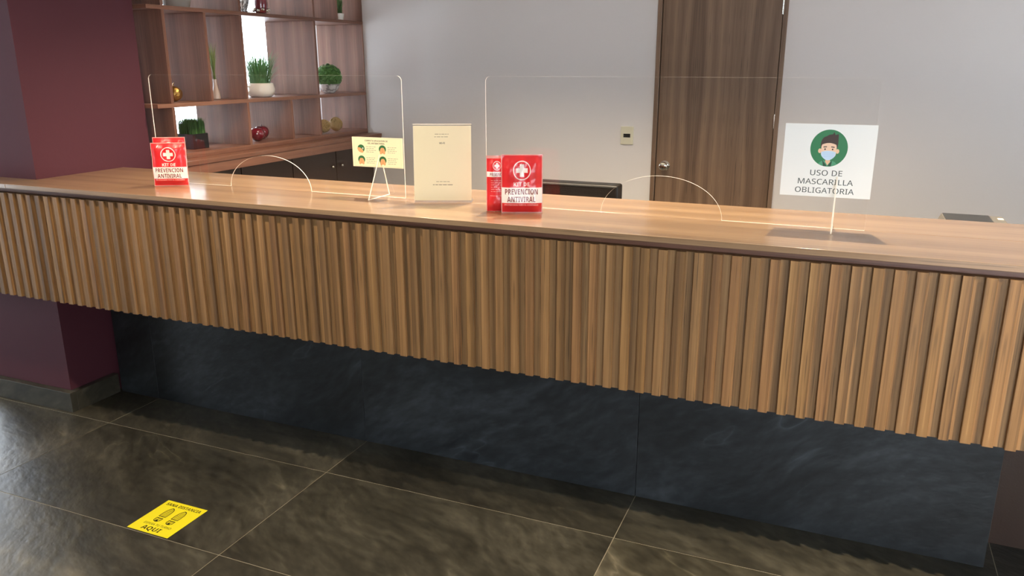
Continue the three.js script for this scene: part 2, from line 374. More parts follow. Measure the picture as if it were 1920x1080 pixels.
// ───────────────────────── printed matter ─────────────────────────
const font = (px, bold) => (bold ? 'bold ' : '') + px + 'px sans-serif';
function fitText(ctx, str, cx, y, px, width, bold, color, align = 'center') {
  ctx.font = font(px, bold); const w = ctx.measureText(str).width; ctx.save(); ctx.fillStyle = color; ctx.translate(cx, y); ctx.scale(width / w, 1); ctx.textAlign = align; ctx.textBaseline = 'alphabetic'; ctx.fillText(str, 0, 0); ctx.restore();
}
function smallPrint(ctx, x, y, w, h, color, seed) { // print too small to read: words as short strokes
  const r = rng(seed); ctx.fillStyle = color; let p = x; while (p < x + w - h) { const l = Math.min(h * (1.2 + r() * 3), x + w - p); ctx.fillRect(p, y, l, h * 0.5); p += l + h * 0.7; }
}
const printMask = canvas(1024, 824, (c, W, H) => {
  c.fillStyle = '#eef1ee'; c.fillRect(0, 0, W, H);
  const cx = 512, cy = 268, R = 208;
  c.save(); c.beginPath(); c.arc(cx, cy, R, 0, 7); c.fillStyle = '#2b7a4b'; c.fill(); c.clip();
  c.fillStyle = '#4d9a72'; c.beginPath(); c.moveTo(cx - 120, cy + 230); c.quadraticCurveTo(cx - 110, cy + 150, cx - 40, cy + 138); c.lineTo(cx + 40, cy + 138); c.quadraticCurveTo(cx + 110, cy + 150, cx + 120, cy + 230); c.fill();
  c.fillStyle = '#1d4a31'; c.beginPath(); c.moveTo(cx - 62, cy + 132); c.lineTo(cx - 6, cy + 200); c.lineTo(cx - 46, cy + 206); c.closePath(); c.fill();
  c.beginPath(); c.moveTo(cx + 50, cy + 132); c.lineTo(cx + 2, cy + 200); c.lineTo(cx + 40, cy + 206); c.closePath(); c.fill();
  c.fillStyle = '#e3b894'; c.fillRect(cx - 26, cy + 90, 52, 70); c.beginPath(); c.moveTo(cx - 26, cy + 155); c.lineTo(cx, cy + 192); c.lineTo(cx + 26, cy + 155); c.fill();
  c.fillStyle = '#eec6a2'; c.beginPath(); c.ellipse(cx - 98, cy + 32, 20, 26, 0, 0, 7); c.ellipse(cx + 98, cy + 32, 20, 26, 0, 0, 7); c.fill();
  c.fillStyle = '#f0cdb0'; c.beginPath(); c.moveTo(cx - 86, cy - 60); c.lineTo(cx + 86, cy - 60); c.lineTo(cx + 84, cy + 70); c.quadraticCurveTo(cx + 60, cy + 128, cx, cy + 130); c.quadraticCurveTo(cx - 60, cy + 128, cx - 84, cy + 70); c.closePath(); c.fill();
  c.fillStyle = '#3d2c22'; c.beginPath(); c.moveTo(cx - 94, cy + 8); c.quadraticCurveTo(cx - 104, cy - 120, cx - 40, cy - 132); c.lineTo(cx - 10, cy - 150); c.lineTo(cx + 30, cy - 158); c.lineTo(cx + 44, cy - 182); c.lineTo(cx + 58, cy - 150); c.lineTo(cx + 92, cy - 160); c.quadraticCurveTo(cx + 104, cy - 60, cx + 92, cy + 8); c.lineTo(cx + 78, cy - 40); c.quadraticCurveTo(cx, cy - 78, cx - 78, cy - 40); c.closePath(); c.fill();
  c.strokeStyle = '#2c1c14'; c.lineWidth = 10; c.beginPath(); c.moveTo(cx - 62, cy - 12); c.lineTo(cx - 24, cy - 16); c.moveTo(cx + 24, cy - 16); c.lineTo(cx + 62, cy - 12); c.stroke();
  c.fillStyle = '#2c1c14'; c.beginPath(); c.arc(cx - 42, cy + 12, 9, 0, 7); c.arc(cx + 42, cy + 12, 9, 0, 7); c.fill();
  c.fillStyle = '#c2dcf4'; c.beginPath(); c.moveTo(cx - 82, cy + 44); c.quadraticCurveTo(cx, cy + 14, cx + 82, cy + 44); c.lineTo(cx + 78, cy + 84); c.quadraticCurveTo(cx + 40, cy + 136, cx, cy + 136); c.quadraticCurveTo(cx - 40, cy + 136, cx - 78, cy + 84); c.closePath(); c.fill();
  c.strokeStyle = '#a9c8e6'; c.lineWidth = 3; for (const q of [58, 78, 98]) { c.beginPath(); c.moveTo(cx - 60, cy + q); c.quadraticCurveTo(cx, cy + q - 8, cx + 60, cy + q); c.stroke(); }
  c.restore();
  fitText(c, 'USO DE', 508, 580, 86, 376, false, '#3a4744');
  fitText(c, 'MASCARILLA', 504, 682, 86, 632, false, '#3a4744');
  fitText(c, 'OBLIGATORIA', 504, 782, 86, 672, false, '#3a4744');
});
const printGel = canvas(768, 410, (c, W, H) => {
  c.fillStyle = '#f0e8c0'; c.fillRect(0, 0, W, H); c.strokeStyle = '#d6cfa4'; c.lineWidth = 3; c.strokeRect(34, 14, W - 66, H - 26);
  fitText(c, 'CORRECTA APLICACION DE', 370, 58, 30, 350, true, '#4a4a38'); fitText(c, 'GEL ANTIBACTERIAL', 370, 94, 30, 260, true, '#4a4a38');
  [[136, 158], [462, 158], [136, 310], [462, 310]].forEach(([x, y], i) => {
    c.save(); c.beginPath(); c.arc(x, y, 54, 0, 7); c.fillStyle = '#2e6b3e'; c.fill(); c.restore();
    c.fillStyle = '#e2a56e';
    if (i === 0) { c.save(); c.translate(x - 12, y + 22); c.rotate(0.6); c.beginPath(); c.ellipse(0, 0, 52, 28, 0, 0, 7); c.fill(); c.restore(); c.fillStyle = '#e9f0ea'; c.fillRect(x + 20, y - 14, 14, 22); }
    else { c.beginPath(); c.ellipse(x - 17, y + 24, 22, 46, 0.25, 0, 7); c.ellipse(x + 17, y + 24, 22, 46, -0.25, 0, 7); c.fill(); c.strokeStyle = '#b97a48'; c.lineWidth = 4; c.beginPath(); c.moveTo(x, y - 10); c.lineTo(x, y + 60); c.stroke(); }
    for (let k = 0; k < 4; k++) smallPrint(c, x + 76, y - 30 + k * 24, 150 - (k % 2) * 30, 11, '#8f8c72', 40 + i * 7 + k);
  });
});
const printWifi = canvas(624, 816, (c, W, H) => {
  c.fillStyle = '#f3e8c4'; c.fillRect(0, 0, W, H);
  smallPrint(c, 232, 88, 150, 12, '#9c9478', 3); smallPrint(c, 226, 118, 160, 12, '#9c9478', 8);
  fitText(c, 'WI-FI', 310, 198, 26, 62, true, '#5f5a44');
  smallPrint(c, 240, 606, 160, 12, '#9c9478', 14); smallPrint(c, 204, 640, 226, 13, '#6e684e', 19);
});
const printSticker = canvas(512, 512, (c, W, H) => {
  c.fillStyle = '#fff02a'; c.fillRect(0, 0, W, H);
  fitText(c, 'SANA DISTANCIA', 256, 76, 58, 440, true, '#1c1a10');
  const sole = (x, y, w, h, heel) => { c.save(); c.translate(x, y); c.strokeStyle = '#1c1a10'; c.lineWidth = 7; c.beginPath(); if (heel) { c.moveTo(-w, -h); c.lineTo(w, -h); c.lineTo(w, 0); c.ellipse(0, 0, w, h, 0, 0, Math.PI); c.closePath(); } else { c.moveTo(-w, h); c.quadraticCurveTo(-w * 1.35, -h * 0.5, -w * 0.2, -h); c.quadraticCurveTo(w * 1.3, -h * 0.9, w, h); c.closePath(); } c.stroke(); c.clip(); c.lineWidth = 5; for (let k = -6; k < 7; k++) { c.beginPath(); c.moveTo(-w * 1.4, k * 15); c.lineTo(0, k * 15 + 9); c.lineTo(w * 1.4, k * 15); c.stroke(); } if (heel) { c.fillStyle = '#1c1a10'; c.beginPath(); c.arc(0, h * 0.45, h * 0.45, 0, 7); c.fill(); } c.restore(); };
  sole(178, 180, 40, 76); sole(334, 180, 40, 76); sole(178, 310, 38, 30, true); sole(334, 310, 38, 30, true);
  fitText(c, 'ESPERA TU TURNO', 256, 400, 42, 340, false, '#2a2710');
  fitText(c, 'AQUI', 246, 478, 78, 230, true, '#16140c');
});
function cross(c, x, y, R, ring) { c.strokeStyle = '#fbe9e2'; c.lineWidth = ring; c.beginPath(); c.arc(x, y, R, 0, 7); c.stroke(); c.fillStyle = '#fbf1e8'; const a = R * 0.68, b = R * 0.25; c.fillRect(x - a, y - b, 2 * a, 2 * b); c.fillRect(x - b, y - a, 2 * b, 2 * a); }
const kitFront = canvas(512, 660, (c, W, H) => {
  c.fillStyle = '#de2429'; c.fillRect(0, 0, W, H);
  c.fillStyle = '#e8a49a'; c.fillRect(0, 0, W, 10); c.fillRect(W - 12, 0, 12, H); c.fillRect(0, 0, 10, H); c.fillRect(0, H - 9, W, 9);
  cross(c, 256, 178, 104, 12);
  fitText(c, 'KIT DE', 252, 356, 62, 206, true, '#f7ddd4');
  c.fillStyle = '#f6ece2'; c.fillRect(6, 370, W - 10, 176);
  fitText(c, 'PREVENCION', 250, 448, 84, 416, true, '#7d1a1c'); fitText(c, 'ANTIVIRAL', 250, 534, 84, 350, true, '#7d1a1c');
  fitText(c, 'PROTECCION PARA EL CONTAGIO', 250, 576, 24, 420, true, '#f3b8ae');
});
const kitBack = canvas(512, 660, (c, W, H) => {
  c.fillStyle = '#de2429'; c.fillRect(0, 0, W, H);
  c.fillStyle = '#e8a49a'; c.fillRect(0, 0, W, 34); c.fillRect(W - 10, 0, 10, H); c.fillRect(0, 0, 8, H);
  cross(c, 140, 118, 50, 8);
  fitText(c, 'KIT DE', 300, 176, 40, 110, true, '#f7ddd4');
  c.fillStyle = '#f6ece2'; c.fillRect(8, 188, W - 16, 62); fitText(c, 'PREVENCION ANTIVIRAL', 256, 238, 50, 420, true, '#7d1a1c');
  for (let k = 0; k < 6; k++) smallPrint(c, 60, 290 + k * 26, 330, 13, '#eea79c', 60 + k);
  c.fillStyle = '#e79a90'; c.fillRect(50, 470, 360, 5);
});
function board(name, label, category, tex, w, h, th, pos, turn, lean, rough = 0.45) {
  const t = thing(name, label, category, pos, turn);
  const card = mesh('card', box(-w / 2, w / 2, 0, h, -th, 0), std({ color: 0xefeadb, roughness: rough }), t);
  const f = mesh('print', new THREE.PlaneGeometry(w, h).translate(0, h / 2, 0.0002), std({ map: tex, roughness: rough }), card);
  card.rotation.x = lean; return t;
}
{ // face-mask notice on the right screen, gel notice on the left one
  const a = onZ(1472, 231, ZP + 0.006), b = onZ(1647, 235, ZP + 0.006), d = onZ(1632, 373, ZP + 0.006), e = onZ(1463, 366, ZP + 0.006);
  const w = (b.x - a.x + d.x - e.x) / 2, h = (a.y + b.y - d.y - e.y) / 2;
  board('mask_notice', 'white notice with a masked face in a green circle, fixed to acrylic screen', 'notice', printMask, w, h, 0.0012, [(a.x + b.x + d.x + e.x) / 4, (d.y + e.y) / 2, ZP + 0.0038], 0, 0);
  const p = onZ(659, 256, ZP + 0.006), q = onZ(754, 260, ZP + 0.006), s = onZ(756, 317, ZP + 0.006), u = onZ(662, 311, ZP + 0.006);
  board('gel_notice', 'small cream notice with four green hand-gel pictures, fixed to acrylic screen', 'notice', printGel, (q.x - p.x + s.x - u.x) / 2, (p.y + q.y - s.y - u.y) / 2, 0.0012, [(p.x + q.x + s.x + u.x) / 4, (s.y + u.y) / 2, ZP + 0.0038], 0, 0);
}
{ // wifi sheet in an acrylic holder
  const l = onY(777, 381, TOP), r = onY(885, 381, TOP), w = Math.hypot(r.x - l.x, r.z - l.z), h = 0.282, turn = Math.atan2(-(r.z - l.z), r.x - l.x);
  const t = thing('document_holder', 'upright clear holder with a cream information sheet standing on the counter', 'sign holder', [(l.x + r.x) / 2, TOP + 0.0003, (l.z + r.z) / 2], turn);
  const lean = -0.1;
  const sheet = mesh('sheet', new THREE.PlaneGeometry(w - 0.002, h - 0.014).translate(0, h / 2 - 0.001, 0), std({ map: printWifi, roughness: 0.5, side: THREE.DoubleSide }), t);
  sheet.rotation.x = lean; sheet.position.y = 0.004;
  const front = mesh('front_cover', box(-w / 2, w / 2, 0, h, 0.001, 0.0025), M.clear, t); front.rotation.x = lean;
  const back = mesh('back_cover', box(-w / 2, w / 2, 0, h, -0.004, -0.0025), M.clear, t); back.rotation.x = lean;
  const edge = mesh('top_edge', box(-w / 2, w / 2, h, h + 0.002, -0.004, 0.0025), M.sawn, t); edge.rotation.x = lean;
  mesh('base_plate', box(-w / 2, w / 2, 0, 0.003, -0.085, 0.0), M.clear, t);
}
// kit pouches: sealed, slightly puffed bags
const kitFilm = (tex) => phys({ map: tex, roughness: 0.38, clearcoat: 0.5, clearcoatRoughness: 0.12 });
const FILM = { front: kitFilm(kitFront), back: kitFilm(kitBack), plain: phys({ color: 0xcc2026, roughness: 0.38, clearcoat: 0.8, clearcoatRoughness: 0.12 }) };
function pouchSide(w, h, puff, seed, sign) {
  const nx = 26, ny = 32, g = new THREE.PlaneGeometry(w, h, nx, ny), p = g.attributes.position;
  for (let i = 0; i < p.count; i++) {
    const x = p.getX(i), y = p.getY(i), u = 2 * x / w, v = 2 * y / h;
    const e = clamp((1 - Math.abs(u)) / 0.35) * clamp((1 - Math.abs(v)) / 0.3), s = e * e * (3 - 2 * e);
    const cr = (fbm(u * 2.4 + seed, v * 2.4 + seed * 2, 3) - 0.5) * 0.009 + Math.abs(vnoise(u * 5 + v * 4 + seed, v * 3 - u * 2) - 0.5) * 0.0025;
    const rim = Math.min(1, (1 - Math.max(Math.abs(u), Math.abs(v))) / 0.05);
    const wav = 0.0016 * Math.sin(y * 70 + seed) * (0.3 + Math.abs(u)) + 0.0012 * Math.sin(x * 90 + seed * 2);
    p.setZ(i, wav + sign * (0.0004 + puff * s + cr * rim * (0.3 + s)));
  }
  if (sign < 0) { const ix = g.index.array; for (let i = 0; i < ix.length; i += 3) { const t = ix[i]; ix[i] = ix[i + 1]; ix[i + 1] = t; } }
  g.translate(0, h / 2, 0); g.computeVertexNormals(); return g;
}
function kit(label, lx, rx, w, h, back, seed, tex, lean = -0.05) {
  const turn = Math.atan2(-(rx.z - lx.z), rx.x - lx.x), dx = Math.cos(turn), dz = -Math.sin(turn);
  const t = thing('kit_pouch', label, 'pouch', [lx.x + dx * w / 2 - dz * 0 + Math.sin(turn) * back, TOP + 0.0005, lx.z + dz * w / 2 + Math.cos(turn) * back], turn);
  const f = mesh('front_film', pouchSide(w, h, 0.010, seed, 1), tex, t); f.rotation.x = lean;
  const b = mesh('back_film', pouchSide(w, h, 0.007, seed + 0.0, -1), FILM.plain, t); b.rotation.x = lean;
  return t;
}
{
  const l1 = onY(290, 349, TOP), r1 = onY(355, 348, TOP), w1 = Math.hypot(r1.x - l1.x, r1.z - l1.z);
  kit('red antiviral kit pouch nearest the maroon column, leaning on another pouch', l1, r1, w1, 0.178, 0, 3, FILM.front);
  kit('red kit pouch mostly hidden behind another pouch near the maroon column', l1, r1, w1 * 0.94, 0.198, -0.031, 8, FILM.front, -0.05);
  const l2 = onY(940, 399, TOP), r2 = onY(1017, 399, TOP), w2 = Math.hypot(r2.x - l2.x, r2.z - l2.z);
  kit('red antiviral kit pouch between the information sheet and the door-side screen opening', l2, r2, w2, 0.197, 0, 5, FILM.front);
  const l3 = onY(912, 397.5, TOP); const r3 = l3.clone().add(r2.clone().sub(l2));
  kit('red kit pouch showing its printed back, tucked behind the pouch beside the information sheet', l3, r3, w2 * 0.97, 0.19, -0.016, 12, FILM.back);
}
{ // floor sticker
  const q = [[314, 938], [388, 957], [316, 1010], [240, 989]].map(([x, y]) => onY(x, y, 0));
  const cx = q.reduce((s, p) => s + p.x, 0) / 4, cz = q.reduce((s, p) => s + p.z, 0) / 4;
  const t = thing('floor_sticker', 'square yellow distance sticker with shoe prints on the slate floor', 'sticker', [cx, 0.0006, cz]);
  const w = 0.19, d = 0.195;
  mesh('vinyl', box(-w / 2, w / 2, 0, 0.0006, -d / 2, d / 2), std({ color: 0xfff02a, roughness: 0.4 }), t);
  const p = mesh('print', new THREE.PlaneGeometry(w, d).rotateX(-Math.PI / 2).translate(0, 0.0008, 0), std({ map: printSticker, roughness: 0.4 }), t);
}
{ // wall switch
  const c = onZ(1176, 254, ZB);
  const t = thing('wall_switch', 'cream wall switch plate with a small black button beside the door', 'switch', [c.x, c.y, ZB]);
  mesh('plate', box(-0.041, 0.041, -0.057, 0.057, 0, 0.009, 'x', 0.004), M.plate, t);
  mesh('button', box(-0.022, 0.022, -0.0115, 0.0115, 0.008, 0.0115, 'x', 0.001), M.black, t);
}

// ───────────────────────── shelving, credenza and what stands there ─────────────────────────
const Y0 = 1.140, Y1 = 1.400, Y2 = 1.879, TH = 0.02, LT = 1.112, XLED = -3.118;
{
  const c = thing('credenza', 'dark wood credenza running under the shelving', 'cabinet', [0, 0, 0]);
  mesh('top_board', box(XSB, XLED, LT - 0.022, LT, ZB + 0.002, -3.1, 'z', 0.002), M.walnut, c);
  mesh('fascia', box(XLED - 0.03, XLED - 0.004, 1.038, LT - 0.022, ZB + 0.002, -3.1, 'z', 0.001), M.walnut, c);
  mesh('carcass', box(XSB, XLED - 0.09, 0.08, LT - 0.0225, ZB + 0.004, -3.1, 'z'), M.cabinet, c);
  mesh('plinth', box(XSB + 0.02, XLED - 0.13, 0.001, 0.08, ZB + 0.01, -3.11, 'z'), M.black, c);
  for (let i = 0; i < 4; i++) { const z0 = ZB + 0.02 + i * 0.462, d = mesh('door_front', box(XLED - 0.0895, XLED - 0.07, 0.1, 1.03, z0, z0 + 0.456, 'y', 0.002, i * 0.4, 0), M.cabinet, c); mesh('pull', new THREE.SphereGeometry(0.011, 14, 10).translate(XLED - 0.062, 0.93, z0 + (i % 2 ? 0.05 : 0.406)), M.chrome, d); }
  const s = thing('shelving_unit', 'open wooden shelving with staggered dividers in front of the bright window', 'shelf', [0, 0, 0]);
  const zA = -3.09;
  const shelfAt = (y, th) => mesh('shelf', box(XSB, XS, y - th, y, ZB + 0.003, zA, 'z', 0.0012, y, 0), M.walnut, s);
  shelfAt(Y0, Y0 - LT - 0.0005); shelfAt(Y1, TH); shelfAt(Y2, TH); shelfAt(2.36, TH);
  const div = (z, y0, y1, k) => mesh('divider', box(XSB, XS - 0.001, y0 + 0.0005, y1 - 0.0005, z - 0.019, z, 'y', 0.0012, k * 0.37, k * 0.21), M.walnut, s);
  const zB = -3.746, zC = -4.43;
  let k = 0;
  for (const [y0, y1] of [[Y0, Y1 - TH], [Y1, Y2 - TH], [Y2, 2.34]]) { for (const z of [-3.182, zB, zC]) div(z, y0, y1, k++); mesh('divider', box(XSB, XS - 0.001, y0 + 0.0005, y1 - 0.0005, ZB + 0.003, ZB + 0.012, 'y', 0.001, k * 0.37, k * 0.21), M.walnut, s); k++; }
  div(-3.467, Y1, Y2 - TH, k++);          // extra divider, middle row
  div(-4.142, Y0, Y1 - TH, k++);          // extra divider, bottom row
  div(-4.684, Y2, 2.34, k++);             // extra divider, top row
}
// plants
const blade = (h, w, lean, dir, x, z, seg = 4) => {
  const pos = [], nx = -Math.sin(dir), nz = Math.cos(dir);
  const at = (t) => { const o = lean * t * t, y = h * t * (1 - 0.12 * t * Math.abs(lean) / h); return [x + Math.cos(dir) * o, y, z + Math.sin(dir) * o]; };
  for (let i = 0; i < seg; i++) {
    const a = at(i / seg), b = at((i + 1) / seg), wa = w * (1 - Math.pow(i / seg, 2)), wb = w * (1 - Math.pow((i + 1) / seg, 2));
    const A = [a[0] - nx * wa, a[1], a[2] - nz * wa], B = [a[0] + nx * wa, a[1], a[2] + nz * wa], C = [b[0] + nx * wb, b[1], b[2] + nz * wb], D = [b[0] - nx * wb, b[1], b[2] - nz * wb];
    pos.push(...A, ...B, ...C, ...A, ...C, ...D);
  }
  return pos;
};
function tuft(n, spotFn, seed) {
  const r = rng(seed), pos = [];
  for (let i = 0; i < n; i++) { const b = spotFn(r); pos.push(...blade(b.h, b.w, b.lean, b.dir, b.x, b.z)); }
  const g = new THREE.BufferGeometry(); g.setAttribute('position', new THREE.Float32BufferAttribute(pos, 3)); g.computeVertexNormals(); return g;
}
const leafMat = (c) => phys({ color: c, roughness: 0.8, transmission: 0.25, thickness: 0, side: THREE.DoubleSide });
function stuff(m) { m.userData.kind = 'stuff'; return m; }
{ // grass in a white cup
  const p = onX(489, 172, -3.36);
  const t = thing('potted_grass', 'green grass plant in a white ceramic cup planter with a ring handle', 'plant', [p.x, Y1 + 0.0006, p.z]);
  mesh('cup', lathe([[0, 0], [0.058, 0], [0.068, 0.004], [0.082, 0.022], [0.0855, 0.045], [0.08, 0.072], [0.076, 0.082], [0.073, 0.082], [0.076, 0.07], [0.07, 0.06], [0, 0.06]], 48), M.ceramic, t);
  const ha = mesh('handle', new THREE.TorusGeometry(0.019, 0.005, 10, 28), M.ceramic, t); ha.position.set(-0.03 + 0.0, 0.045, 0.09); ha.rotation.y = 0.7; ha.position.set(-0.028, 0.046, 0.088);
  mesh('soil', new THREE.CylinderGeometry(0.071, 0.071, 0.006, 32).translate(0, 0.07, 0), M.soil, t);
  const g = tuft(750, (r) => { const a = r() * 6.283, q = Math.sqrt(r()) * 0.06; return { h: 0.08 + r() * 0.15, w: 0.0013 + r() * 0.001, lean: 0.01 + r() * 0.1, dir: a + (r() - 0.5), x: Math.cos(a) * q, z: Math.sin(a) * q }; }, 31);
  stuff(mesh('grass_blades', g.translate(0, 0.068, 0), leafMat(0x6a9a62), t));
}
{ // clipped ball in a pale bowl
  const p = onX(617, 160, -3.36);
  const t = thing('boxwood_ball', 'small round green shrub in a white marbled bowl', 'plant', [p.x, Y1 + 0.0006, p.z]);
  mesh('bowl', lathe([[0, 0], [0.034, 0], [0.038, 0.004], [0.058, 0.022], [0.07, 0.05], [0.073, 0.06], [0.07, 0.06], [0.064, 0.045], [0, 0.04]], 40), std({ map: dataTex(256, 128, (u, v) => { const q = fbm(u * 7 + 3, v * 4, 4); const k = 1 - Math.pow(clamp(1 - Math.abs(q - 0.5) * 7), 2) * 0.45; return [218 * k, 216 * k, 212 * k]; }), roughness: 0.35 }), t);
  const r = rng(91), pos = [];
  for (let i = 0; i < 2600; i++) {
    const u = 2 * r() - 0.75, a = r() * 6.283, cu = clamp(u, -0.72, 1), s = Math.sqrt(1 - cu * cu), R = 0.082 * (0.5 + 0.62 * Math.sqrt(r()));
    const c = new THREE.Vector3(s * Math.cos(a) * R, cu * R * 0.92, s * Math.sin(a) * R), n = c.clone().normalize().add(new THREE.Vector3(r() - 0.5, r() - 0.3, r() - 0.5)).normalize();
    const q = new THREE.Quaternion().setFromUnitVectors(new THREE.Vector3(0, 0, 1), n), L = 0.007 + r() * 0.007, W = L * 0.55, sp = r() * 6.28;
    const v = [[0, -L, 0], [W, 0, 0.001], [0, L, 0], [-W, 0, 0.001]].map(([x, y, z]) => new THREE.Vector3(x * Math.cos(sp) - y * Math.sin(sp), x * Math.sin(sp) + y * Math.cos(sp), z).applyQuaternion(q).add(c));
    for (const k of [0, 1, 2, 0, 2, 3]) pos.push(v[k].x, v[k].y, v[k].z);
  }
  const g = new THREE.BufferGeometry(); g.setAttribute('position', new THREE.Float32BufferAttribute(pos, 3)); g.computeVertexNormals();
  stuff(mesh('foliage', g.translate(0, 0.108, 0), leafMat(0x5c9044), t));
}
{ // grass box
  const a = onY(391, 277, Y0);
  const t = thing('grass_box', 'dense green grass in a square black planter', 'plant', [a.x - 0.055, Y0 + 0.0006, a.z + 0.055]);
  const s = 0.058, h = 0.082;
  mesh('planter', mergeGeometries([box(-s, s, 0, 0.006, -s, s), box(-s, -s + 0.005, 0.006, h, -s, s), box(s - 0.005, s, 0.006, h, -s, s), box(-s + 0.005, s - 0.005, 0.006, h, -s, -s + 0.005), box(-s + 0.005, s - 0.005, 0.006, h, s - 0.005, s)]), M.black, t);
  mesh('soil', box(-s + 0.005, s - 0.005, 0.006, 0.074, -s + 0.005, s - 0.005), M.soil, t);
  const g = tuft(1300, (r) => ({ h: 0.075 + r() * 0.03, w: 0.0012 + r() * 0.0008, lean: r() * 0.02, dir: r() * 6.283, x: (r() * 2 - 1) * (s - 0.008), z: (r() * 2 - 1) * (s - 0.008) }), 17);
  stuff(mesh('grass_blades', g.translate(0, 0.072, 0), leafMat(0x4a7c38), t));
}
{ // slender vase with pale green grass ears
  const p = onX(405, 172, -3.36);
  const t = thing('wheat_vase', 'bunch of pale green ears in a slender vase beside the middle divider', 'plant', [p.x, Y1 + 0.0006, p.z]);
  mesh('vase', lathe([[0, 0], [0.02, 0], [0.024, 0.006], [0.02, 0.04], [0.011, 0.08], [0.0095, 0.1], [0.012, 0.112], [0.009, 0.112], [0.007, 0.1], [0, 0.095]], 28), phys({ color: 0xb9a69a, roughness: 0.2, clearcoat: 0.4 }), t);
  const g = tuft(70, (r) => ({ h: 0.13 + r() * 0.1, w: 0.0018 + r() * 0.0016, lean: 0.01 + r() * 0.035, dir: r() * 6.283, x: (r() - 0.5) * 0.008, z: (r() - 0.5) * 0.008 }), 7);
  stuff(mesh('ears', g.translate(0, 0.1, 0), leafMat(0x8a9a58), t));
}
// ornaments
const gold = std({ color: 0xb08a4c, roughness: 0.28, metalness: 0.9 });
{
  const p = onY(333, 191, Y1), R = 0.044;
  const t = thing('gold_ornament', 'shiny gold round ornament on the middle shelf', 'ornament', [p.x - 0.02, Y1 + 0.0006, p.z]);
  const g = new THREE.IcosahedronGeometry(R, 3), q = g.attributes.position;
  for (let i = 0; i < q.count; i++) { const v = new THREE.Vector3().fromBufferAttribute(q, i).normalize(), k = 1 - 0.12 * Math.pow(Math.abs(Math.sin(Math.atan2(v.z, v.x) * 4)), 3); q.setXYZ(i, v.x * R * k, v.y * R * 0.94 + R * 0.94, v.z * R * k); }
  g.computeVertexNormals();
  mesh('body', g, gold, t); mesh('stem', tube([[0, 0.08, 0], [0.004, 0.092, 0.002], [0.013, 0.098, 0.003]], 0.003, 10, 6), gold, t);
}
const redGlaze = phys({ color: 0x6a1422, roughness: 0.12, clearcoat: 1, clearcoatRoughness: 0.03 });
function apple(px, py, R, label, dx = 0, dz = 0) {
  const p = onX(px, py, -3.37), t = thing('red_ornament', label, 'ornament', [p.x + dx, Y0 + 0.0006, p.z + dz]);
  const prof = []; for (let i = 0; i <= 24; i++) { const a = -Math.PI / 2 + Math.PI * i / 24; prof.push([Math.max(0, R * Math.cos(a) * (1 + 0.08 * Math.sin(a))), R * 0.92 + R * 0.92 * Math.sin(a) - 0.30 * R * Math.exp(-Math.pow(Math.cos(a) / 0.28, 2)) * (a > 0 ? 1 : 0)]); }
  mesh('body', lathe(prof, 36), redGlaze, t);
  mesh('stalk', tube([[0, R * 1.5, 0], [0.002, R * 1.75, 0], [0.007, R * 1.95, 0]], 0.0025, 8, 6), std({ color: 0x4a1a18, roughness: 0.4 }), t);
}
apple(493, 249, 0.047, 'glossy dark red ceramic apple standing clear on the bottom shelf', -0.03, -0.022);
apple(479, 252, 0.046, 'glossy dark red ceramic apple half hidden by a shelf divider', 0.03, 0.02);
function wovenBall(px, py, R, label, seed, mat, dx = 0) {
  const p = onY(px, py, Y0), t = thing('woven_ball', label, 'ornament', [p.x + dx, Y0 + R + 0.0006, p.z]);
  const r = rng(seed), gs = [];
  for (let i = 0; i < 38; i++) { const g = new THREE.TorusGeometry(R * (0.86 + 0.05 * r()), R * 0.06, 5, 30); g.applyQuaternion(new THREE.Quaternion().setFromEuler(new THREE.Euler(r() * 6.28, r() * 6.28, r() * 6.28))); gs.push(g); }
  mesh('cane_strands', mergeGeometries(gs), mat, t);
}
const cane = std({ color: 0xa88d5c, roughness: 0.55 }), caneBrown = std({ color: 0x6a3a2c, roughness: 0.5 });
wovenBall(615, 250, 0.047, 'woven cane ball by the shelf divider', 3, cane, -0.03);
wovenBall(635, 246, 0.049, 'pale woven cane ball standing clear on the bottom shelf', 4, cane, -0.02);
wovenBall(606, 247, 0.036, 'dark brown woven ball behind a cane ball', 6, caneBrown, -0.16);
